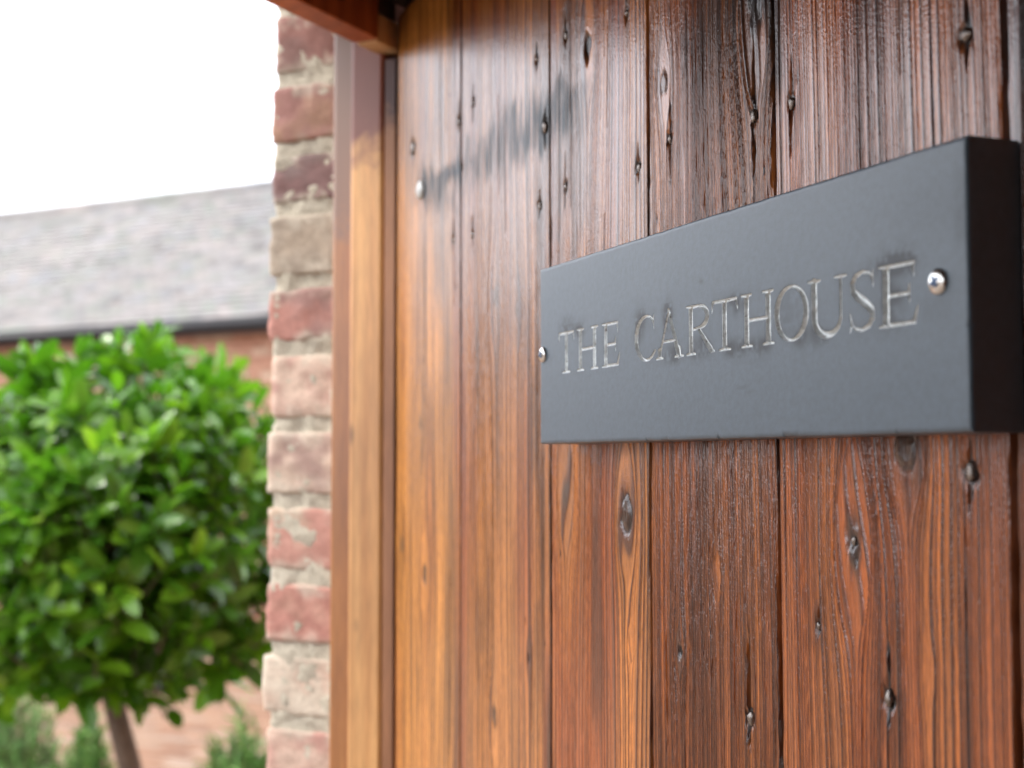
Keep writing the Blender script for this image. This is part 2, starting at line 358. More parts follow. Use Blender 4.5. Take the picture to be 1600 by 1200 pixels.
def lumpy_box(t0, t1, n0, n1, z0, z1, seed, amp, ca, cb, patch, mort=None, nn=20, nz=10, ntt=8, rnd_r=.004):
    """brick as one displaced cube grid with worn, rounded arrises"""
    bm = bmesh.new(); pts = []
    def key(i, j, k): return (i, j, k)
    idx = {}; Vs = []; Fs = []
    def vid(i, j, k):
        q = (i, j, k)
        if q not in idx:
            idx[q] = len(Vs); Vs.append((i/ntt, j/nn, k/nz))
        return idx[q]
    for j in range(nn):
        for k in range(nz):
            for i in (0, ntt): Fs.append([vid(i, j, k), vid(i, j+1, k), vid(i, j+1, k+1), vid(i, j, k+1)][::(1 if i else -1)])
    for i in range(ntt):
        for k in range(nz):
            for j in (0, nn): Fs.append([vid(i, j, k), vid(i+1, j, k), vid(i+1, j, k+1), vid(i, j, k+1)][::(-1 if j else 1)])
    for i in range(ntt):
        for j in range(nn):
            for k in (0, nz): Fs.append([vid(i, j, k), vid(i+1, j, k), vid(i+1, j+1, k), vid(i, j+1, k)][::(1 if k else -1)])
    bm.free()
    V = np.array(Vs); dim = np.array([t1-t0, n1-n0, z1-z0]); P = (V-.5)*dim
    # rounded box
    r = rnd_r; inner = np.clip(P, -(dim/2-r), dim/2-r); dv = P-inner; ln = np.linalg.norm(dv, axis=1, keepdims=True)
    nr = np.where(ln > 1e-9, dv/np.maximum(ln, 1e-9), 0); P = inner+nr*np.minimum(ln, r)
    X = P+np.array([0, seed*1.3, seed*.7])
    d = (vn1(X[:, 1]*70+X[:, 0]*31, X[:, 2]*70+seed)-.5)*1.4 + (vn2(X[:, 1]*230+X[:, 0]*90, X[:, 2]*230)-.5)*.9 + (vn1(X[:, 0]*60+9, X[:, 1]*45+X[:, 2]*90+5)-.5)*1.
    P = P+nr*(d*amp)[:, None]
    c = (vn1(X[:, 1]*28+seed*3, X[:, 2]*42+X[:, 0]*20)*.6+vn2(X[:, 1]*90, X[:, 2]*90+seed)*.4)
    mk = sst(.50-patch*.35, .86-patch*.25, c)[:, None]*.8
    col = ca*(1-mk)+cb*mk
    if mort is not None:   # lime smears dragged over the arrises
        e = sst(.22, .48, np.abs(V[:, 2]-.5)+.25*(vn2(X[:, 1]*140, X[:, 2]*140+seed)-.5))*sst(.30, .55, vn2(X[:, 1]*60+7, X[:, 2]*35+seed*2.1)); e = e[:, None]
        col = col*(1-e*.65)+mort*e*.65
    ctr = np.array([(t0+t1)/2, (n0+n1)/2, (z0+z1)/2]); Q = P+ctr
    WV = O_+Q[:, :1]*D_+Q[:, 1:2]*N_+np.array([0, 0, 1.])*Q[:, 2:3]
    return WV, Fs, col
ZTOP = Z0+.283+.069*1.0       # joint above brick index 0 ... joints sit PITCH_B apart
joints = [pz for pz in (.3615, .2925, .2335, .162, .098, .024, -.049, -.121, -.1895, -.258, -.327)]
MC = np.array([.62, .56, .45])
def add_brick(za, zb, ca, cb, patch, i, n0, nn=22):
    jm = .0062
    V, Fs, col = lumpy_box(.040+random.uniform(-.0015, .0015), .155 if i % 2 else .255, n0, -.045, za+jm, zb-jm, i*1.7+3, .0016, ca, cb, patch, MC, nn=nn, nz=16)
    me = mesh('brick', V, Fs, {'albedo': col}, smooth=True); return link('brick', me, gw, M_BRICK)
edges_n = [-.171, -.174, -.1735, -.1755, -.177, -.172, -.176, -.1755, -.175, -.180, -.174]
tops = [.432]+joints
for i in range(11):
    zt, zb = Z0+tops[i], Z0+tops[i+1]
    ca, cb, pt = BR[i]; add_brick(zb, zt, ca, cb, pt, i, edges_n[i]+.002)
z = Z0+tops[-1]; i = 11
while z > .05:      # the rest of the jamb down to the ground
    ca, cb, pt = BR[random.randrange(11)]; add_brick(z-PITCH_B, z, ca, cb, pt, i, -.174, nn=8); z -= PITCH_B; i += 1
z = Z0+tops[0]; ca, cb, pt = BR[1]; add_brick(z, z+.07, ca, cb, pt, i, -.17, nn=8)
V, Fs, col = lumpy_box(.0412, .268, -.1695, -.046, .0, Z0+.6, 5.5, .003, MC, MC*.8, .5, nn=26, nz=700, ntt=8, rnd_r=.004)
link('mortar_joints', mesh('mortar_joints', V, Fs, {'albedo': col}, True), gw, M_MORTAR)

# ------------------------------------------------------------------ door frame
fr = empty('door_frame', W(.02, -.05, 0), label='stained timber door frame between the brick jamb and the plank door', cat='door frame')
def fbox(name, t0, t1, n0, n1, z0, z1, m, bev=.002, seg=3):
    me = mesh(name, box_tn(t0, t1, n0, n1, z0, z1), BOXF.copy()); bevel_mesh(me, bev, seg)
    me.polygons.foreach_set('use_smooth', [max(abs(Vector(D_).dot(f.normal)), abs(Vector(N_).dot(f.normal)), abs(f.normal.z)) < .999 for f in me.polygons]); return link(name, me, fr, m)
ZT = Z0+.415
fbox('post', .018, .115, -.0845, -.052, 0, Z0+.545, M_POST, .005)
fbox('stop_bead', .0, .1, -.0515, -.0145, 0, Z0+.545, M_BEAD, .0045)
fbox('rebate_strip', .001, .1, -.0142, -.0022, 0, Z0+.352, M_REB, .0008, 1)
fbox('end_block', -.030, .02, -.0235, -.001, Z0+.3580, Z0+.384, M_BLOCK, .002, 2)
fbox('head_gap_filler', -.0300, .0, -.0262, -.0015, Z0+.3845, Z0+.545, M_OLD, .001, 1)  # added filler block, keeps sky light from leaking in above the end block
fbox('head_beam', -2.45, -.0305, -.0265, .0, Z0+.3600, Z0+.545, M_BEAM, .0015, 2)
fbox('head_lining', -2.45, .04, .002, .058, Z0+.398, Z0+.46, M_OLD, .0015, 1)
fbox('head_rail', -2.45, -.002, -.165, -.029, Z0+.44, Z0+.545, M_OLD, .003, 1)

# ------------------------------------------------------------------ the plank door
door = empty('plank_door', (-.373, .01, .02), label='open varnished plank door with weathered grain carrying the slate house sign', cat='door')
DARK = np.array([.012, .011, .011])
def P2(lst): return [(*pix(q[0], q[1]), *q[2:]) for q in lst]
# knots: px, py, radius mm, depth mm, style
KNOTS = P2([(663, 897, 5.5, .6, 'dark'), (772, 1120, 5, .9, 'rough'), (978, 800, 6.2, 1.2, 'eye'), (1332, 850, 6.5, 1.6, 'rough'), (1413, 706, 6.5, .6, 'round'),
            (1037, 128, 3.6, .8, 'ring'), (1178, 18, 7, 1.6, 'rough'), (775, 462, 6, .5, 'grey'), (808, 485, 4, .4, 'grey'), (657, 660, 4, .3, 'grey'), (1063, 1018, 2.2, 1.5, 'hole'),
            (826, 1028, 2.2, .8, 'dark'), (917, 72, 5.5, 2.0, 'hole'), (628, 850, 5, .4, 'grey'), (985, 1010, 1.6, .1, 'none'), (690, 150, 1.6, .1, 'none'), (1120, 900, 1.6, .2, 'none'), (1450, 1050, 1.6, .3, 'none'), (884, 770, 6, .1, 'grey')])
# nails: px, py, head size mm, crack up mm, crack down mm
NAILS = P2([(645, 232, 7.0, 9, 9), (717, 190, 4.2, 16, 7), (739, 160, 3.2, 12, 14), (851, 197, 5.2, 10, 14), (838, 92, 3, 10, 6), (883, 55, 3.6, 16, 6), (883, 292, 3.5, 20, 12),
            (843, 322, 3.4, 10, 8), (738, 366, 3.4, 12, 8), (708, 375, 3.2, 14, 10), (997, 262, 3.6, 12, 7), (1046, 217, 3.6, 26, 22), (1177, 182, 4.2, 40, 40), (1236, 160, 3.8, 22, 22),
            (1509, 53, 4.6, 14, 12), (1171, 1122, 4.6, 40, 14), (1387, 1092, 4.4, 26, 10), (1516, 738, 4.8, 12, 14), (1278, 978, 2.4, 8, 4), (978, 20, 3, 10, 6), (1332, 845, 2.6, 2, 2), (722, 262, 2, 2, 2)])
def board(i, x0, x1, du, base, alt, seed, ring, ringjit, ridge_mm, tonefreq=14, z_lo=None, z_hi=None, gap=.0014, edgehard=1., latek=.80, sooty_k=.5):
    za, zb = Z0+z_lo, Z0+z_hi
    zs = np.concatenate([np.linspace(.02, za-.02, 12), np.arange(za, zb, .0022)])
    if zb < Z0+.383: zs = np.concatenate([zs, np.linspace(zb+.01, Z0+.391, 4)])
    else: zs = zs[zs < Z0+.391]
    u = np.arange(x0+gap, x1-gap, du); nu = len(u)
    U, Z = np.meshgrid(u, zs); nA, nB, nC = VN(seed), VN(seed+1), VN(seed+2)
    rs = np.random.RandomState(seed)
    # fibre coordinate: slow wander, then flow round every knot
    wander = (nA(U*6+3, Z*2.2)-.5)*.012 + (nB(U*25, Z*7)-.5)*.0022
    psi = U + wander
    kd = np.full(U.shape, 9.)
    for kx, kz, r, dp, st in KNOTS:
        if not (x0-.004 < kx < x1+.004): continue
        r_ = r*.001; du_ = U-kx; dz_ = (Z-kz)/(3.2 if st != 'round' else 2.); q = du_**2+dz_**2
        psi = psi - du_*np.clip(r_*r_*3.4/np.maximum(q, r_*r_*.9), 0, .94)*np.exp(-q/(.04**2))
    # ring table
    edges = [x0-.06]
    while edges[-1] < x1+.06: edges.append(edges[-1]+ring*.001*math.exp(rs.randn()*ringjit))
    edges = np.array(edges); k = np.clip(np.searchsorted(edges, psi)-1, 0, len(edges)-2)
    fr_ = (psi-edges[k])/(edges[k+1]-edges[k]); wid = (edges[k+1]-edges[k])
    amp = .45+.75*rs.rand(len(edges))[k]; amp *= np.clip(wid/.0015, .4, 1.3)
    fib = nC(psi*1500, Z*22); fib2 = nB(psi*420, Z*9)
    late = sst(.45, .82, fr_)*(1-sst(.90, 1., fr_))*amp
    wx = sst(.3, .8, nA(psi*18+9, Z*3))             # where the surface is more weathered
    H = ridge_mm*1e-3*(late-.35)*(.55+.7*wx) + (fib-.5)*.00016*ridge_mm*2 + (nA(U*40, Z*9)-.5)*.0005
    stn = np.zeros(U.shape)
    # colours
    tone = sst(.34, .66, nA(psi*tonefreq*3+5, Z*1.6)*.65+nB(psi*60, Z*6)*.35)[..., None]
    col = base*(1-tone)+alt*tone
    col = col*(1-latek*np.clip(late, 0, 1)[..., None]*np.array([.88, .97, 1.])) * (.62+.76*fib2[..., None])
    sooty = sst(.52, .80, nB(psi*34+3, Z*5)*.6+nA(psi*120, Z*14)*.4)[..., None]*sooty_k
    col = col*(1-sooty)+np.array([.05, .022, .012])*sooty
    wear = np.zeros(U.shape)
    # black iron staining and the ghost of an old strap hinge
    sz = np.abs(Z-(Z0+.2155+ (U-.0)*-.012)); bd = (1-sst(.004, .030, sz+(nB(U*35, Z*35)-.5)*.022+(nA(psi*190, Z*70)-.5)*.016))*sst(-.345, -.29, U)
    stn = bd*(.2+1.0*sst(.25, .8, nA(U*22+31, Z*14+2)*.55+nC(psi*330, Z*30)*.45)); stn *= np.where(U < .0, sst(.18, .45, nB(U*30+1, Z*25)+.25*(U > -.2)), .55*sst(.3, .7, nB(U*26+4, Z*20)))
    if 0.08 < x0 < .1:    # black weathering at the top right of this board
        stn = np.maximum(stn, sst(.13, .20, U+(nA(U*30, Z*12)-.5)*.06)*sst(.12, .25, Z-Z0+(nB(U*50, Z*12)-.5)*.06)*(.62+.36*sst(.3, .6, nC(psi*420, Z*16))))
    if .21 < x0 < .23:
        stn = np.maximum(stn, (1-sst(.004, .018, U-x0))*sst(.15, .18, Z-Z0)*.9)
    kz_dark = np.zeros(U.shape)
    for kx, kz, r, dp, st in KNOTS:
        if not (x0-.004 < kx < x1+.004) or st == 'none': continue
        r_ = r*.001; du_ = U-kx; dz_ = (Z-kz)/(1.75 if st != 'round' else 1.1); q = np.sqrt(du_**2+dz_**2)/r_ + (nB(U*400, Z*150)-.5)*.5
        ins = 1-sst(.75, 1.05, q); rim = np.exp(-((q-1.)/.16)**2)
        if st in ('eye', 'round', 'ring'):
            rings = .5+.5*np.sin(q*11); H += ins*.0003*rings - rim*dp*.001 + ins*.0003
            kcol = np.array([.085, .045, .025]) if st != 'ring' else np.array([.22, .11, .06])
            col = col*(1-ins[..., None]*.8)+kcol*(.6+.6*rings[..., None])*ins[..., None]*.8; kz_dark = np.maximum(kz_dark, rim*.85)
        elif st == 'dark': kz_dark = np.maximum(kz_dark, ins*.8); H -= ins*dp*.001
        elif st == 'hole': kz_dark = np.maximum(kz_dark, ins*.95); H -= ins*dp*.001
        elif st == 'grey':
            g = (1-sst(.4, 1.3, q))*.6; col = col*(1-g[..., None])+np.array([.10, .085, .07])*g[..., None]; H += (nC(U*700, Z*300)-.5)*dp*.001*g
        elif st == 'rough':
            g = 1-sst(.6, 1.25, q); H += (nC(U*500, Z*170)-.55)*dp*.0016*g; col = col*(1-g[..., None]*.7)+np.array([.075, .045, .03])*g[..., None]*.7
            tail = (1-sst(.3, 1., np.abs(du_)/(r_*.8)+(nB(U*300, Z*30)-.5)))*np.exp(-np.abs(Z-kz)/.022)*.7; kz_dark = np.maximum(kz_dark, tail*.8); H -= tail*.0006*dp
    for kx, kz, r, cu, cd in NAILS:
        if not (x0 < kx < x1): continue
        a = r*.0006; dz_ = Z-kz; q = np.sqrt(((U-kx)/(a*1.7))**2+(dz_/(a*1.9))**2); pit = 1-sst(.7, 1.15, q+(nC(U*500, Z*260)-.5)*.55)
        ln = np.where(dz_ > 0, cu, cd)*.001; tp = np.clip(1-np.abs(dz_)/(ln*1.25), 0, 1); w_ = np.abs(U-kx+ (nB(0*U+kx*99, Z*60)-.5)*.0016+(nA(0*U+kx*50, Z*190)-.5)*.0009)
        ck = (1-sst(.25, 1.1, w_/(.0004+a*.7*tp)))*(tp > 0)
        dk = np.maximum(pit, ck*np.clip(tp*3, 0, 1)); H -= dk*.0017; kz_dark = np.maximum(kz_dark, dk*.93)
        halo = np.exp(-(((U-kx)/(a*3.5))**2+(dz_/(a*9))**2))*.55; stn = np.maximum(stn, halo*sst(.2, .6, nC(psi*700, Z*20)))
    for s_ in range(16):      # specks, worm holes and small dents
        cx = rs.uniform(x0+.004, x1-.004); cz = Z0+rs.uniform(z_lo, z_hi); a = rs.uniform(.0004, .0012); an = rs.uniform(1.2, 4)
        q = np.sqrt(((U-cx)/a)**2+((Z-cz)/(a*an))**2)+(nC(U*900, Z*300)-.5)*.8; m_ = (1-sst(.5, 1.2, q))*rs.uniform(.35, .95)
        H -= m_*.0005; kz_dark = np.maximum(kz_dark, m_)
    # long drying splits
    for s_ in range(7):
        cx = rs.uniform(x0+.01, x1-.01); cz = Z0+rs.uniform(-.2, .35); ln = rs.uniform(.03, .12)
        w_ = np.abs(psi-cx); tp = np.clip(1-((Z-cz)/ln)**2, 0, 1); ck = (1-sst(.3, 1., w_/(.00035+.0004*tp)))*(tp > 0)
        H -= ck*.0011; kz_dark = np.maximum(kz_dark, ck*.8*np.sqrt(tp))
    if x0 > .37:   # quirk beside the bead on the near board
        w_ = np.abs(U-.3885); ck = 1-sst(.0006, .0016, w_); H -= ck*.003; kz_dark = np.maximum(kz_dark, ck*.9)
    if .21 < x0 < .23:
        w_ = np.abs(U-x0-.0062); ck = 1-sst(.0002, .0009, w_); H -= ck*.001; kz_dark = np.maximum(kz_dark, ck*.6)
    col = (col**1.3)*1.08
    col = col*(1-stn[..., None])+np.array([.010, .010, .012])*stn[..., None]
    col = col*(1-kz_dark[..., None])+DARK*kz_dark[..., None]; wear = np.clip(stn, 0, 1)
    # rounded, slightly ragged arrises
    er = .0016; dl = U-(x0+gap); dr = (x1-gap)-U; e = np.minimum(dl, dr)+ (nB(U*0+i, Z*90)-.5)*.0008
    t_ = np.clip(e/er, 0, 1); H -= er*(1-np.sqrt(np.clip(1-(1-t_)**2, 0, 1)))
    edk = (1-sst(.0, .002, e))*.45*edgehard; col = col*(1-edk[..., None])+np.array([.03, .017, .01])*edk[..., None]
    # skirts
    dep = .02
    U3 = np.hstack([U[:, :1], U, U[:, -1:]]); Z3 = np.hstack([Z[:, :1], Z, Z[:, -1:]]); H3 = np.hstack([H[:, :1]*0-dep, H, H[:, :1]*0-dep])
    C3 = np.concatenate([col[:, :1]*.08, col, col[:, -1:]*.08], 1); W3 = np.hstack([wear[:, :1], wear, wear[:, -1:]])
    for top in (0, -1):
        blk = [U3[top:top+1] if top == 0 else U3[-1:], Z3[:1] if top == 0 else Z3[-1:], np.full((1, U3.shape[1]), -dep), C3[:1] if top == 0 else C3[-1:], W3[:1] if top == 0 else W3[-1:]]
        cat_ = (lambda a, b: np.concatenate([b, a], 0)) if top == 0 else (lambda a, b: np.concatenate([a, b], 0))
        U3, Z3, H3, C3, W3 = [cat_(a, b) for a, b in zip((U3, Z3, H3, C3, W3), blk)]
    R, Cn = U3.shape; V = np.stack([U3, -H3, Z3], -1).reshape(-1, 3)
    idx = np.arange(R*Cn).reshape(R, Cn); Fq = np.stack([idx[:-1, :-1], idx[:-1, 1:], idx[1:, 1:], idx[1:, :-1]], -1).reshape(-1, 4)
    me = mesh('plank', V, Fq, {'albedo': np.clip(C3.reshape(-1, 3), 0, 1), 'wear': W3.ravel()}, True)
    return link('plank', me, door, M_BOARD)
A = np.array
board(0, -.373, -.211, .0007, A([.66, .34, .10]), A([.46, .19, .06]), 21, 3.2, .45, .14, z_lo=-.31, z_hi=.43)
board(1, -.211, -.043, .0006, A([.54, .26, .085]), A([.38, .14, .05]), 35, 2.6, .45, .2, z_lo=-.27, z_hi=.39, gap=.0008)
board(2, -.043, .094, .0005, A([.60, .265, .075]), A([.44, .155, .048]), 47, 2.3, .45, .45, z_lo=-.23, z_hi=.33)
board(3, .094, .2215, .00042, A([.66, .285, .085]), A([.54, .205, .062]), 59, 1.9, .2, .85, latek=.72, sooty_k=.18, z_lo=-.20, z_hi=.28, gap=.0011)
board(4, .2215, .378, .00042, A([.62, .245, .070]), A([.52, .185, .055]), 68, 2.2, .32, .8, latek=.74, sooty_k=.32, z_lo=-.17, z_hi=.245, gap=.0016)
board(5, .3785, .530, .001, A([.36, .13, .045]), A([.24, .08, .03]), 83, 2.4, .4, .35, z_lo=-.14, z_hi=.2)
me = mesh('ledge_backing', [( x, y, z) for x in (-.370, .527) for y in (.0125, .042) for z in (.03, Z0+.38)], BOXF.copy())
link('door_back', me, door, M_OLD)

def nail_mesh(seed):
    r = random.Random(seed); bm = bmesh.new(); bmesh.ops.create_uvsphere(bm, u_segments=12, v_segments=8, radius=1)
    for v in bm.verts:
        k = 1+.22*math.sin(v.co.x*3+seed)+.15*math.sin(v.co.z*5+seed*2)+.08*r.uniform(-1, 1); v.co.x *= k; v.co.z *= k*1.1; v.co.y *= .55
    me = bpy.data.meshes.new('nail'); bm.to_mesh(me); bm.free(); me.polygons.foreach_set('use_smooth', [True]*len(me.polygons)); me.materials.append(M_NAIL); return me
nm = [nail_mesh(k) for k in range(5)]
for i, (kx, kz, r, cu, cd) in enumerate(NAILS):
    o = link('nail', nm[i % 5], door, None, (kx, .0008, kz)); s = r*.00056; o.scale = (s*1.1, s*1.3, s*1.2)

def dome_screw(x, z, y, r, parent, name='screw', cross=True, m=None):
    """pan head with a rim, pointing to -y; the recess is its own small part"""
    V = []; Fc = []; prof = [(1.0, 0), (1.0, .10), (.97, .2), (.88, .32), (.7, .41), (.45, .47), (.2, .498), (0.001, .5)]; k = 28
    for pr, ph in prof:
        for j in range(k):
            th = 2*math.pi*j/k; V.append((x+r*pr*math.cos(th), y-r*ph, z+r*pr*math.sin(th)))
    for a in range(len(prof)-1):
        for j in range(k): Fc.append([a*k+j, a*k+(j+1) % k, (a+1)*k+(j+1) % k, (a+1)*k+j])
    o = link(name, mesh(name, V, Fc, None, True), parent, m or M_SCREW)
    if cross:
        mb = MB(); w = r*.13; l = r*.46
        for an in (.5, .5+math.pi/2):
            c, s_ = math.cos(an), math.sin(an); pts = []
            for (a, b_) in ((-l, -w), (l, -w), (l, w), (-l, w)):
                for yy in (y-r*.40, y-r*.506-(.00002 if an > 1 else 0)): pts.append((x+a*c-b_*s_, yy, z+a*s_+b_*c))
            mb.add(pts, [[1, 3, 5, 7], [0, 2, 3, 1], [2, 4, 5, 3], [4, 6, 7, 5], [6, 0, 1, 7]])
        rc = mb.make('recess'); ro = bpy.data.objects.new('recess', rc); COL.objects.link(ro); rc.materials.append(M_SLOT); ro.parent = o; ro.matrix_parent_inverse = o.matrix_world.inverted()
        ro.location = (0, 0, 0)
    return o
bx, bz = pix(658, 297)
dome_screw(bx, bz, .0005, .0084, door, 'bolt_head', cross=False, m=M_BOLT)

# ------------------------------------------------------------------ slate sign with cut lettering
T_ = .0266; SL, SH = .3865, .11
sign = empty('slate_sign', (SL/2, -.002, Z0), label='dark slate house sign engraved THE CARTHOUSE screwed onto the plank door', cat='sign')
hs, ht = .081, .033
def stroke(pts): return [(pts[i], pts[i+1]) for i in range(len(pts)-1)]
def arc(cx, cz, rx, rz, a0, a1, wf, n=14):
    out = []
    for i in range(n+1):
        t = i/n; a = math.radians(a0+(a1-a0)*t); out.append((cx+rx*math.cos(a), cz+rz*math.sin(a), wf(t, a)))
    return stroke(out)
def serif(x, z, hw=.17, up=1):
    return stroke([(x-hw, z, .020), (x-.07, z+.010*up, .030), (x+.07, z+.010*up, .030), (x+hw, z, .020)]) + stroke([(x-.03, z+.05*up, .045), (x, z+.14*up, hs)]) + stroke([(x+.03, z+.05*up, .045), (x, z+.14*up, hs)])
def stem(x, z0=.09, z1=.91, h=hs): return stroke([(x, z0, h), (x, z1, h)])
def G_T(w): c = w/2; return stem(c)+serif(c, .022, .2)+stroke([(.05, .965, .028), (c, .955, .038), (w-.05, .965, .028)])+stroke([(.06, .955, .04), (.02, .76, .008)])+stroke([(w-.06, .955, .04), (w-.02, .76, .008)])
def G_H(w):
    a, b_ = .19, w-.19
    return stem(a)+stem(b_)+serif(a, .022)+serif(b_, .022)+serif(a, .978, up=-1)+serif(b_, .978, up=-1)+stroke([(a, .5, .032), (b_, .5, .032)])
def G_E(w):
    a = .19
    return stem(a)+stroke([(.02, .978, .016), (a, .965, .034), (w-.10, .965, .030)])+stroke([(.02, .022, .016), (a, .035, .034), (w-.08, .035, .030)])+stroke([(a, .5, .03), (w-.22, .5, .032)])+\
        stroke([(w-.12, .955, .04), (w-.10, .75, .008)])+stroke([(w-.10, .05, .045), (w-.005, .30, .008)])+stroke([(w-.22, .5, .038), (w-.20, .66, .008)])+stroke([(w-.22, .5, .038), (w-.20, .34, .008)])
def G_C(w): return arc(w*.56, .5, w*.48, .47, 52, 322, lambda t, a: .028+.052*max(0, -math.cos(a))**1.5)+stroke([(w*.86, .87, .045), (w*.90, .67, .008)])+stroke([(w*.86, .87, .03), (w*.9, .99, .006)])
def G_A(w):
    c = w*.48
    return stroke([(c, .98, .03), (.14, .06, .036)])+stroke([(c-.01, 1., .045), (w-.19, .06, hs)])+serif(.14, .022, .14)+serif(w-.17, .022, .17)+stroke([(.27, .36, .028), (w-.30, .36, .028)])
def G_R(w):
    a = .19; cz = .745; rz = .215
    return stem(a)+serif(a, .022)+stroke([(.02, .978, .016), (a, .965, .034), (w*.46, .965, .028)])+arc(w*.46, cz, w*.30, rz, 90, -90, lambda t, a: .028+.042*max(0, math.cos(a)))+stroke([(w*.46, .53, .028), (a, .50, .026)])+\
        stroke([(w*.44, .52, .04), (w-.14, .07, .07)])+stroke([(w-.14, .06, .06), (w-.0, .022, .014)])
def G_O(w): return arc(w*.5, .5, w*.5-.075, .475, 0, 360, lambda t, a: .026+.052*abs(math.cos(a))**1.6, 28)
def G_U(w):
    a, b_ = .17, w-.17
    f = lambda t, q: hs*(1-t)+.034*t
    return stroke([(a, .95, hs), (a, .33, hs)])+arc((a+b_)/2, .33, (b_-a)/2, .305, 180, 360, lambda t, q: (hs*(1-t)+.034*t), 14)+stroke([(b_, .33, .034), (b_, .95, .034)])+serif(a, .978, up=-1)+stroke([(b_-.16, .978, .016), (b_, .97, .034), (b_+.16, .978, .016)])
def G_S(w):
    P = [(w*.86, .86, .014), (w*.72, .945, .028), (w*.50, .972, .032), (w*.28, .92, .042), (w*.17, .80, .054), (w*.20, .67, .066), (w*.38, .565, .078), (w*.62, .455, .080), (w*.80, .34, .070), (w*.84, .21, .056), (w*.72, .085, .042), (w*.48, .028, .032), (w*.26, .055, .028), (w*.12, .14, .014)]
    return stroke(P)+stroke([(w*.84, .88, .035), (w*.87, .70, .007)])+stroke([(w*.14, .12, .035), (w*.08, .33, .007)])+stroke([(w*.84, .88, .02), (w*.87, .99, .006)])+stroke([(w*.13, .12, .02), (w*.08, .0, .006)])
GL = {'T': G_T, 'H': G_H, 'E': G_E, 'C': G_C, 'A': G_A, 'R': G_R, 'O': G_O, 'U': G_U, 'S': G_S}
TXT = [('T', .0273, .0499), ('H', .0535, .0815), ('E', .0864, .1085), ('C', .1259, .1502), ('A', .1502, .1783), ('R', .1812, .2085), ('T', .2058, .2300), ('H', .2325, .2601), ('O', .2603, .2867), ('U', .2866, .3139), ('S', .3143, .3338), ('E', .3345, .3586)]
CH, CB = .0252, .0423
xs = np.concatenate([[0, .0003, .0008, .0015], np.arange(.0022, SL-.002, .0003), [SL-.0015, SL-.0008, SL-.0003, SL]])
zsg = np.concatenate([[0, .0003, .0008, .0015], np.arange(.0025, .0385, .001), np.arange(.0385, .072, .00028), np.arange(.0725, SH-.002, .001), [SH-.0015, SH-.0008, SH-.0003, SH]])
X, Zg = np.meshgrid(xs, zsg); SD = np.full(X.shape, .02); OWN = np.full(X.shape, -1)
for li, (ch, a, b_) in enumerate(TXT):
    w = (b_-a)/CH; jx = (xs > a-.004) & (xs < b_+.004); jz = (zsg > CB-.004) & (zsg < CB+CH+.004)
    ii = np.ix_(np.where(jz)[0], np.where(jx)[0]); px_ = (X[ii]-a)/CH; pz_ = (Zg[ii]-CB)/CH; best = np.full(px_.shape, 9.)
    for (p0, p1) in GL[ch](w):
        dx, dz = p1[0]-p0[0], p1[1]-p0[1]; q = dx*dx+dz*dz+1e-12
        t = np.clip(((px_-p0[0])*dx+(pz_-p0[1])*dz)/q, 0, 1)
        best = np.minimum(best, np.hypot(px_-p0[0]-t*dx, pz_-p0[1]-t*dz)-(p0[2]+(p1[2]-p0[2])*t))
    best = best*CH; cur = SD[ii]; OWN[ii] = np.where(best < cur, li, OWN[ii]); SD[ii] = np.minimum(cur, best)
vs, vs2 = VN(91), VN(92)
cut = np.clip(-SD, 0, .0016); Hs = -np.where(SD < 0, np.minimum(cut*1.1, .0016)+.00015, 0)*(.9+.2*vs(X*300, Zg*300))
# worn edges with small chips
ex = np.minimum(np.minimum(X, SL-X), np.minimum(Zg, SH-Zg)); er = .0013+.0006*vs(X*120, Zg*120)+.0014*sst(.86, .98, vs2(X*180+4, Zg*180))
tt = np.clip(ex/er, 0, 1); Hs -= er*(1-np.sqrt(np.clip(1-(1-tt)**2, 0, 1)))
Hs += (vs(X*9, Zg*9)-.5)*.0004
# darker handled / oiled slate round some letters
def blob(px, py, rx, rz, k):
    cx, cz = pix(px, py, -T_); cz -= Z0
    return k*np.exp(-(((X-cx)/rx)**2+((Zg-cz)/rz)**2)**1.5)
sm = np.zeros(X.shape)
near = np.exp(-np.clip(SD, 0, 1)/.0030)
for q in [(885, 505, .011, .005, 1.), (905, 515, .010, .006, .6), (1000, 505, .007, .010, .9), (1043, 490, .006, .009, 1.1), (1050, 555, .008, .005, .9), (1095, 545, .010, .006, .9), (1150, 545, .010, .006, .9), (1150, 475, .007, .006, .7), (1185, 545, .010, .006, .8), (1235, 490, .007, .008, .6), (1275, 525, .010, .006, .7), (1400, 405, .013, .008, 1.2), (1395, 470, .008, .012, .6), (1255, 530, .007, .006, .7)]:
    sm = np.maximum(sm, blob(*q))
sm = sm*(.25+.75*near)*sst(.15, .55, vs(X*500, Zg*500)*.5+vs2(X*160, Zg*160)*.5)*2.0 + .25*near*sst(.3, .7, vs2(X*90, Zg*90))
for q in [(1095, 440, .0022, .0012, .8), (1160, 605, .005, .001, .45), (1170, 612, .004, .001, .4), (1500, 345, .004, .010, .5), (1498, 300, .003, .012, .4), (1462, 480, .010, .006, .25), (1440, 330, .03, .012, .18)]:
    sm = np.maximum(sm, blob(*q)*(.5+.5*vs(X*400, Zg*400)))
for (cx, cz, ln) in [(.116, .096, .006), (.121, .097, .008), (.1245, .095, .006), (.128, .098, .007), (.1105, .097, .003)]:
    sm = np.maximum(sm, .55*(1-sst(.00015, .00045, np.abs(X-cx-(vs(Zg*200, 0*Zg+cx*99)-.5)*.0015)))*(np.abs(Zg-cz) < ln)*vs2(X*0, Zg*500))
sm = np.clip(sm, 0, 1)*(SD > -.0001)
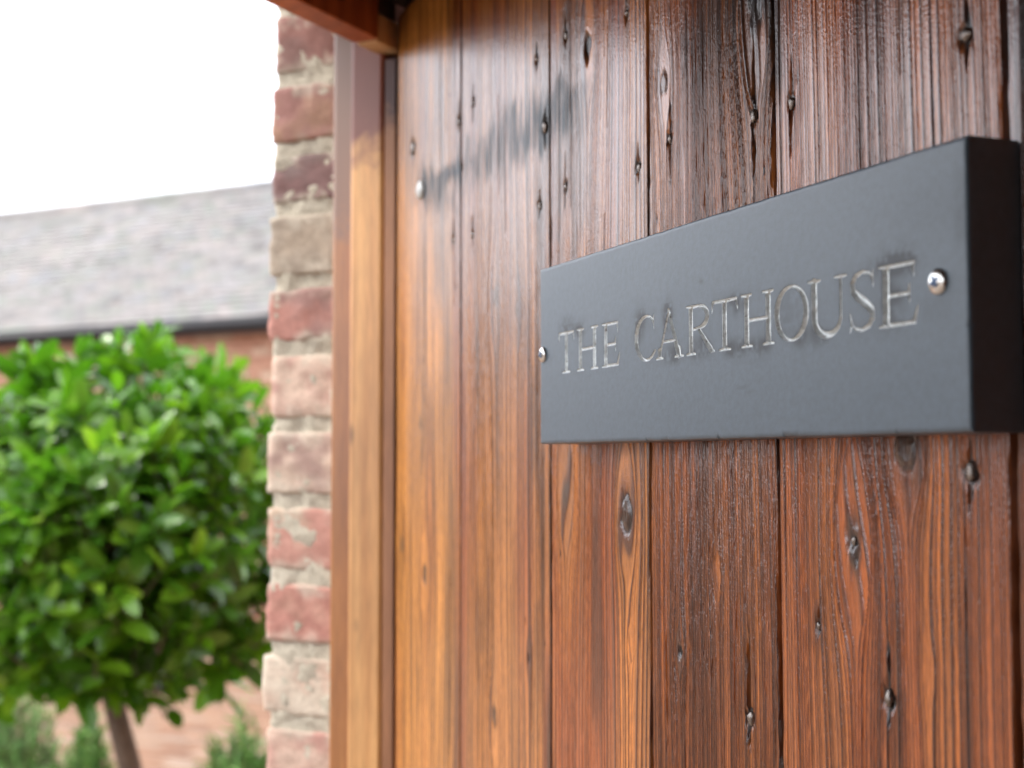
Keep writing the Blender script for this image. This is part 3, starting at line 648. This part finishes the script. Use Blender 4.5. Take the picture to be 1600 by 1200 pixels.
R, Cn = X.shape; Vf = np.stack([X, -T_-Hs, Zg+Z0], -1).reshape(-1, 3); idx = np.arange(R*Cn).reshape(R, Cn)
Fq = np.stack([idx[:-1, :-1], idx[:-1, 1:], idx[1:, 1:], idx[1:, :-1]], -1).reshape(-1, 4)
sdm = np.clip(SD.ravel()*1000, -3, 5); smr = sm.ravel()
fmin = sdm[Fq].min(1); own = OWN.ravel()[Fq].max(1)
def sub(name, Fs, parent, smooth=True, extra=None):
    u, inv = np.unique(Fs, return_inverse=True); V = Vf[u]; F2 = inv.reshape(Fs.shape); a1, a2 = sdm[u], smr[u]
    if extra is not None:
        V = np.vstack([V, extra[0]]); F2 = np.vstack([F2, extra[1]+len(u)]); a1 = np.concatenate([a1, np.full(len(extra[0]), 5.)]); a2 = np.concatenate([a2, np.zeros(len(extra[0]))])
    return link(name, mesh(name, V, F2, {'sdf': a1, 'smudge': a2}, smooth), parent, M_SLATE)
isl = (fmin < .25) & (own >= 0)
# sides of the slab
sv = []; sf = []
for (ring_) in (idx[0, :], idx[:, -1], idx[-1, ::-1], idx[::-1, 0]):
    n0 = len(sv); top = Vf[ring_]; bot = top.copy(); bot[:, 1] = -.0012; sv += list(top); sv += list(bot); n = len(ring_)
    sf += [[n0+j, n0+n+j, n0+n+j+1, n0+j+1] for j in range(n-1)]
sub('slab', Fq[~isl], sign, extra=(np.array(sv), np.array(sf)))
for li in range(len(TXT)): sub('letter', Fq[isl & (own == li)], sign)
for q in ((849, 554), (1467, 440)):
    sx_, sz_ = pix(*q, -T_); dome_screw(sx_, sz_, -T_+.0002, .0052 if q[0] > 1000 else .0050, sign)

# ------------------------------------------------------------------ bay tree
TC = pix_depth(172, 828, 3.1); RT = .44
bay = empty('bay_tree', (TC[0], TC[1], 0), label='clipped lollipop bay tree with a round glossy green crown beyond the wall end', cat='tree')
tb = pix_depth(203, 1200, 3.1); tt_ = pix_depth(172, 1075, 3.1); dr_ = (tb-tt_)/(tt_[2]-tb[2])
base_pt = tb+dr_*(tb[2])*.45; base_pt[2] = 0
V, Fc = tube([base_pt, (base_pt+tb)/2+np.array([.01, .01, 0]), tb, tt_, TC+np.array([.02, 0, -.12]), TC+np.array([0, 0, .1])], [.036, .03, .027, .024, .02, .01], 12)
link('trunk', mesh('trunk', V, Fc, {'rnd': np.full(len(V), .3)}, True), bay, M_BARK)
rl = np.random.RandomState(5)
def leaf_pts(ln, wd, fold, curl):
    """bay leaf along +x, 8 cross rows, folded on its midrib"""
    prof = [(0, .05), (.1, .42), (.28, .85), (.5, 1.), (.72, .95), (.9, .62), (1., .06)]
    V = []; Fc = []
    for a, w in prof:
        zc = -curl*a*a*ln; wv = w*wd/2
        V += [(a*ln, -wv, zc+fold*wv), (a*ln, 0, zc), (a*ln, wv, zc+fold*wv)]
    for k in range(len(prof)-1):
        for j in (0, 1): Fc.append([k*3+j, k*3+j+1, k*3+j+4, k*3+j+3])
    return np.array(V), Fc
variants = []
for k in range(10):
    V, Fc = leaf_pts(1., .36+.09*rl.rand(), .2+.4*rl.rand(), .05+.25*rl.rand())
    rv = [.1, .25, .4, .5, .6, .35, .7, .8, .2, .92][k]
    me = mesh('leaf', V, Fc, {'rnd': np.full(len(V), rv)}, True); me.materials.append(M_LEAF); variants.append((V, Fc, rv, me))
leaves = []; twigs = []
cu = CAM-TC; cu /= np.linalg.norm(cu)
for i in range(640):
    v = rl.randn(3); v /= np.linalg.norm(v)
    if v[1]*0+v@cu < -.35 and rl.rand() < .6: continue
    bump_ = 1+.03*math.sin(v[0]*6+1)+.03*math.sin(v[2]*7+v[1]*5)
    rr = RT*bump_*(.70+.27*rl.rand()**.5) if i > 170 else RT*(.35+.3*rl.rand())
    sup = (math.hypot(v[0], v[1])**3+abs(v[2])**3)**(-1/3) if v[2] < 0 else 1.02; tip = TC+v*rr*min(sup, 1.16)*np.array([1, 1, .97 if v[2] > 0 else .86])*(1+.12*(rl.rand()-.5)); ax = v*.75+np.array([0, 0, .45*(1-v[2])])+rl.randn(3)*.35; ax /= np.linalg.norm(ax)
    st_ = tip-ax*.10-v*.03; twigs.append((st_, tip))
    a = np.cross(ax, [.3, .2, .9]); a /= np.linalg.norm(a); c = np.cross(ax, a); ph = rl.rand()*6.28
    yng = rl.rand() < .25
    for j in range(rl.randint(6, 9)):
        th = ph+j*2.4; out = math.cos(th)*a+math.sin(th)*c; s_ = .2+.13*j; dirv = ax*(.25+.14*j)+out*(1.05-.08*j)+rl.randn(3)*.12; dirv[2] += -.08
        dirv /= np.linalg.norm(dirv); ln = (.070+.040*rl.rand())*(1-.045*j); pos = st_+(tip-st_)*(.35+.09*j)
        nrm = ax-dirv*(ax@dirv)+rl.randn(3)*.15; nrm -= dirv*(nrm@dirv); nrm /= np.linalg.norm(nrm)
        k = rl.choice([3, 4, 6, 7, 7, 9]) if (yng and j > 2) else rl.choice([0, 1, 2, 3, 5, 8, 4, 6])
        leaves.append((pos, dirv, nrm, ln, k))
def in_view(P):
    d = P-CAM; z = d@F_; return 0 < 800+FPX*(d@R_)/z < 430 and 400 < 600-FPX*(d@U_)/z < 1200
sc_l = [(((l[0]-TC)@cu)+(0 if in_view(l[0]+l[1]*.04) else -9), i) for i, l in enumerate(leaves)]
near_ids = set(i for _, i in sorted(sc_l, reverse=True)[:300])
mb = []; mf = []; ma = []; nofs = 0
for i, (pos, dx_, nz_, ln, k) in enumerate(leaves):
    V, Fc, rv, me = variants[k]; dy_ = np.cross(nz_, dx_)
    if i in near_ids:
        o = bpy.data.objects.new('leaf', me); COL.objects.link(o); o.parent = bay
        m = Matrix(((dx_[0]*ln, dy_[0]*ln, nz_[0]*ln, pos[0]), (dx_[1]*ln, dy_[1]*ln, nz_[1]*ln, pos[1]), (dx_[2]*ln, dy_[2]*ln, nz_[2]*ln, pos[2]), (0, 0, 0, 1)))
        o.matrix_basis = Matrix.Translation(-Vector(bay.location)) @ m
    else:
        mb.append(pos+ln*(V[:, :1]*dx_+V[:, 1:2]*dy_+V[:, 2:3]*nz_)); mf.append(np.array(Fc)+nofs); nofs += len(V); ma.append(np.full(len(V), rv))
me = mesh('foliage', np.vstack(mb), np.vstack(mf), {'rnd': np.concatenate(ma)}, True)
tag(link('foliage', me, bay, M_LEAF), kind='stuff')
m_ = MB()
for a, b_ in twigs:
    V, Fc = tube([a-(a-TC)*.35, a, b_], [.004, .003, .0015], 4); m_.add(V, Fc, .5)
tag(link('twigs', m_.make('twigs'), bay, M_BARK), kind='stuff')

# ------------------------------------------------------------------ low shrubs at the foot of the picture
def shrub(px, py, Z, r, h, n, m, label, seed):
    top = pix_depth(px, py, Z); rr = np.random.RandomState(seed); base = A([top[0], top[1], 0])
    e = empty('shrub', base, label=label, cat='shrub')
    hh = top[2]; stems = MB(); V = []; Fq_ = []; ra = []; k = 0
    for i in range(n):
        th = rr.rand()*6.28; q = math.sqrt(rr.rand())*r; tip = base+A([math.cos(th)*q, math.sin(th)*q, hh*(1-.35*(q/r)**2)*(.8+.22*rr.rand())])
        st = base+A([math.cos(th)*q*.25, math.sin(th)*q*.25, 0]); mid = (st+tip)/2+rr.randn(3)*.02
        vv, ff = tube([st, mid, tip], [.004, .003, .0012], 4); stems.add(vv, ff, .4)
        for j in range(46):
            t = .30+.70*j/46; p = st*(1-t)**2+2*mid*t*(1-t)+tip*t*t; d = (tip-st)/np.linalg.norm(tip-st)+rr.randn(3)*.75; d /= np.linalg.norm(d)
            ln = .028+.03*rr.rand(); s_ = np.cross(d, rr.randn(3)); s_ /= np.linalg.norm(s_); s_ *= .0042
            V += [p-s_, p+s_, p+d*ln+s_*.4, p+d*ln-s_*.4]; Fq_.append([k, k+1, k+2, k+3]); k += 4; ra += [rr.rand()]*4
    link('stems', stems.make('stems'), e, M_BARK)
    tag(link('foliage', mesh('foliage', V, Fq_, {'rnd': ra}), e, m), kind='stuff')
shrub(10, 1045, 4.2, .22, .8, 170, M_SHRUBP, 'pale feathery green shrub at the lower left corner', 1)
shrub(140, 1105, 4.8, .09, .7, 80, M_SHRUB, 'small dark green shrub just left of the bay tree trunk', 2)
shrub(378, 1105, 4.4, .15, .7, 140, M_SHRUB, 'green needle leaved shrub between the trunk and the brick wall end', 3)

# ------------------------------------------------------------------ barn across the yard
TB = 9.0; EAVE = 2.87; PIT = math.radians(40); SLOPE = 2.62
barn = empty('barn', W(TB+2, -9, 0), label='low brick barn with a long grey tiled roof behind the bay tree', cat='barn')
wall_box('wall', TB+.03, TB+4.0, -30, 1.5, 0, EAVE-.02, barn)
def roofpt(sv_, n, off=0): return W(TB-.22+sv_*math.cos(PIT)-off*math.sin(PIT), n, EAVE-.02+sv_*math.sin(PIT)+off*math.cos(PIT))
rw = MB()
ridge = SLOPE*math.cos(PIT)-.22
rw.box(np.array([roofpt(s_, n, o_) for s_ in (0, SLOPE) for n in (-30, 1.5) for o_ in (-.06, -.012)]))
back = lambda s_, n, o_: W(TB+2*ridge+.22-s_*math.cos(PIT)+o_*math.sin(PIT), n, EAVE-.02+s_*math.sin(PIT)+o_*math.cos(PIT))
rw.box(np.array([back(s_, n, o_) for s_ in (0, SLOPE-.02) for n in (-30, 1.5) for o_ in (-.06, -.012)]))
roof = link('roof', rw.make('roof'), barn, M_TILE)
tl, tw, tth = .2, .160, .026
tv = np.array([(x, y, z) for x in (0, tl) for y in (-tw/2, tw/2) for z in (0, tth)])
tm = mesh('tile', tv, BOXF.copy(), {'rnd': np.full(8, 0.)}); tm.materials.append(M_TILE)
stuff = MB(); cnt = 0; gau = .1; rt = np.random.RandomState(3); cand = []
for r_i in range(int(SLOPE/gau)+1):
    for c_i in range(-185, 9):
        n = c_i*.164+(.082 if r_i % 2 else 0); cand.append((abs(n+8.9)+abs(r_i-6)*.02, r_i, n))
cand.sort(); up = A([0, 0, 1.])
for ci, (_, r_i, n) in enumerate(cand):
    tilt = PIT-math.radians(4.5)+rt.randn()*.012; ex_ = D_*math.cos(tilt)+up*math.sin(tilt); ez_ = -D_*math.sin(tilt)+up*math.cos(tilt); ey_ = N_+up*rt.randn()*.012
    s0 = r_i*gau-.03; P = roofpt(s0, n, .010+rt.rand()*.004)
    if ci < 300:
        o = bpy.data.objects.new('tile', tm); COL.objects.link(o); o.parent = roof
        m = Matrix(((ex_[0], ey_[0], ez_[0], P[0]), (ex_[1], ey_[1], ez_[1], P[1]), (ex_[2], ey_[2], ez_[2], P[2]), (0, 0, 0, 1)))
        o.matrix_parent_inverse = Matrix.Identity(4); o.matrix_basis = m
    else: stuff.box(P+tv[:, :1]*ex_+tv[:, 1:2]*ey_+tv[:, 2:3]*ez_, rt.rand())
tag(link('tiles', stuff.make('tiles'), barn, M_TILE), kind='stuff')
for j in range(30):
    n = -14+j*.46; P = [roofpt(SLOPE+.0, n, -.02), roofpt(SLOPE+.0, n+.45, -.02)]
    V, Fc = tube([P[0], P[1]], [.105, .10], 12); link('ridge_tile', mesh('ridge_tile', V, Fc, {'rnd': np.full(len(V), rt.rand())}, False), barn, M_TILE)
V, Fc = tube([W(TB-.26, -30, EAVE-.075), W(TB-.26, 1.5, EAVE-.075)], [.040, .040], 12); link('gutter', mesh('gutter', V, Fc, None, True), barn, M_IRON)
link('fascia', mesh('fascia', box_tn(TB-.20, TB-.165, -30, 1.5, EAVE-.15, EAVE-.03), BOXF.copy()), barn, M_IRON)
bm_ = mesh('brick', box_tn(0, .05, -.107, .107, -.0325, .0325)-O_, BOXF.copy(), {'rnd': np.zeros(8)}); bm_.materials.append(M_BBRICK)
stuff = MB(); cand = []
wallo = [c for c in barn.children if c.name.startswith('wall')][0]
for r_i in range(35):
    z = EAVE-.09-.075*r_i
    if z < .05: break
    for c_i in range(-133, 7):
        n = c_i*.225+(.112 if r_i % 2 else 0); cand.append((max(0, r_i-13)*3+abs(n+8.9), z, n))
cand.sort()
for ci, (_, z, n) in enumerate(cand):
    P = W(TB+.004-rt.rand()*.004, n, z)
    if ci < 290:
        o = bpy.data.objects.new('brick', bm_); COL.objects.link(o); o.parent = wallo; o.location = P
    else: stuff.box(box_tn(0, .05, -.107, .107, -.0325, .0325)-O_+P, rt.rand())
tag(link('bricks', stuff.make('bricks'), barn, M_BBRICK), kind='stuff')
# unseen range added on the left so the door reflects something dark
added_range = empty('unseen_range', W(-3, -16, 0), label='unseen black range with a tiled roof added off to the left to darken the door reflections', cat='unseen building')
wall_box('wall', -14, 3.5, -21, -16, 0, 3.1, added_range, M_OLD)
rw = MB(); rw.add([W(-14.3, -15.7, 3.05), W(3.8, -15.7, 3.05), W(3.8, -18.5, 4.6), W(-14.3, -18.5, 4.6), W(-14.3, -21.3, 3.05), W(3.8, -21.3, 3.05)], [[0, 1, 2, 3], [3, 2, 5, 4], [1, 5, 2], [0, 3, 4]], .3)
link('roof', rw.make('roof'), added_range, M_TILE)

# ------------------------------------------------------------------ clay pavers in the yard
yard = link('paving', mesh('paving', box_tn(.85, 8.8, -12.5, -1.2, .0, .012), BOXF.copy()), None, M_GROUND); tag(yard, kind='structure')
pm = mesh('paver', box_tn(-.048, .048, -.098, .098, .0, .03)-O_, BOXF.copy(), {'rnd': np.zeros(8)}); pm.materials.append(M_PAVER)
cand = []
for a in range(-14, 64):
    for c in range(55):
        t = 2.3+a*.101; n = -12.3+c*.201+(.1 if a % 2 else 0); P = W(t, n, .0); d = P-CAM; z = d@F_
        if z < 1: continue
        xx, yy = 800+FPX*(d@R_)/z, 600-FPX*(d@U_)/z; vis = -40 < xx < 440 and yy < 1230
        cand.append((z if vis else z+50, t, n))
cand.sort(); stuff = MB()
for ci, (_, t, n) in enumerate(cand):
    P = W(t, n, -.012+rt.rand()*.004)
    if ci < 300: o = bpy.data.objects.new('paver', pm); COL.objects.link(o); o.parent = yard; o.location = P
    else: stuff.box(box_tn(-.048, .048, -.098, .098, 0, .03)-O_+P, rt.rand())
tag(link('pavers', stuff.make('pavers'), yard, M_PAVER), kind='stuff')
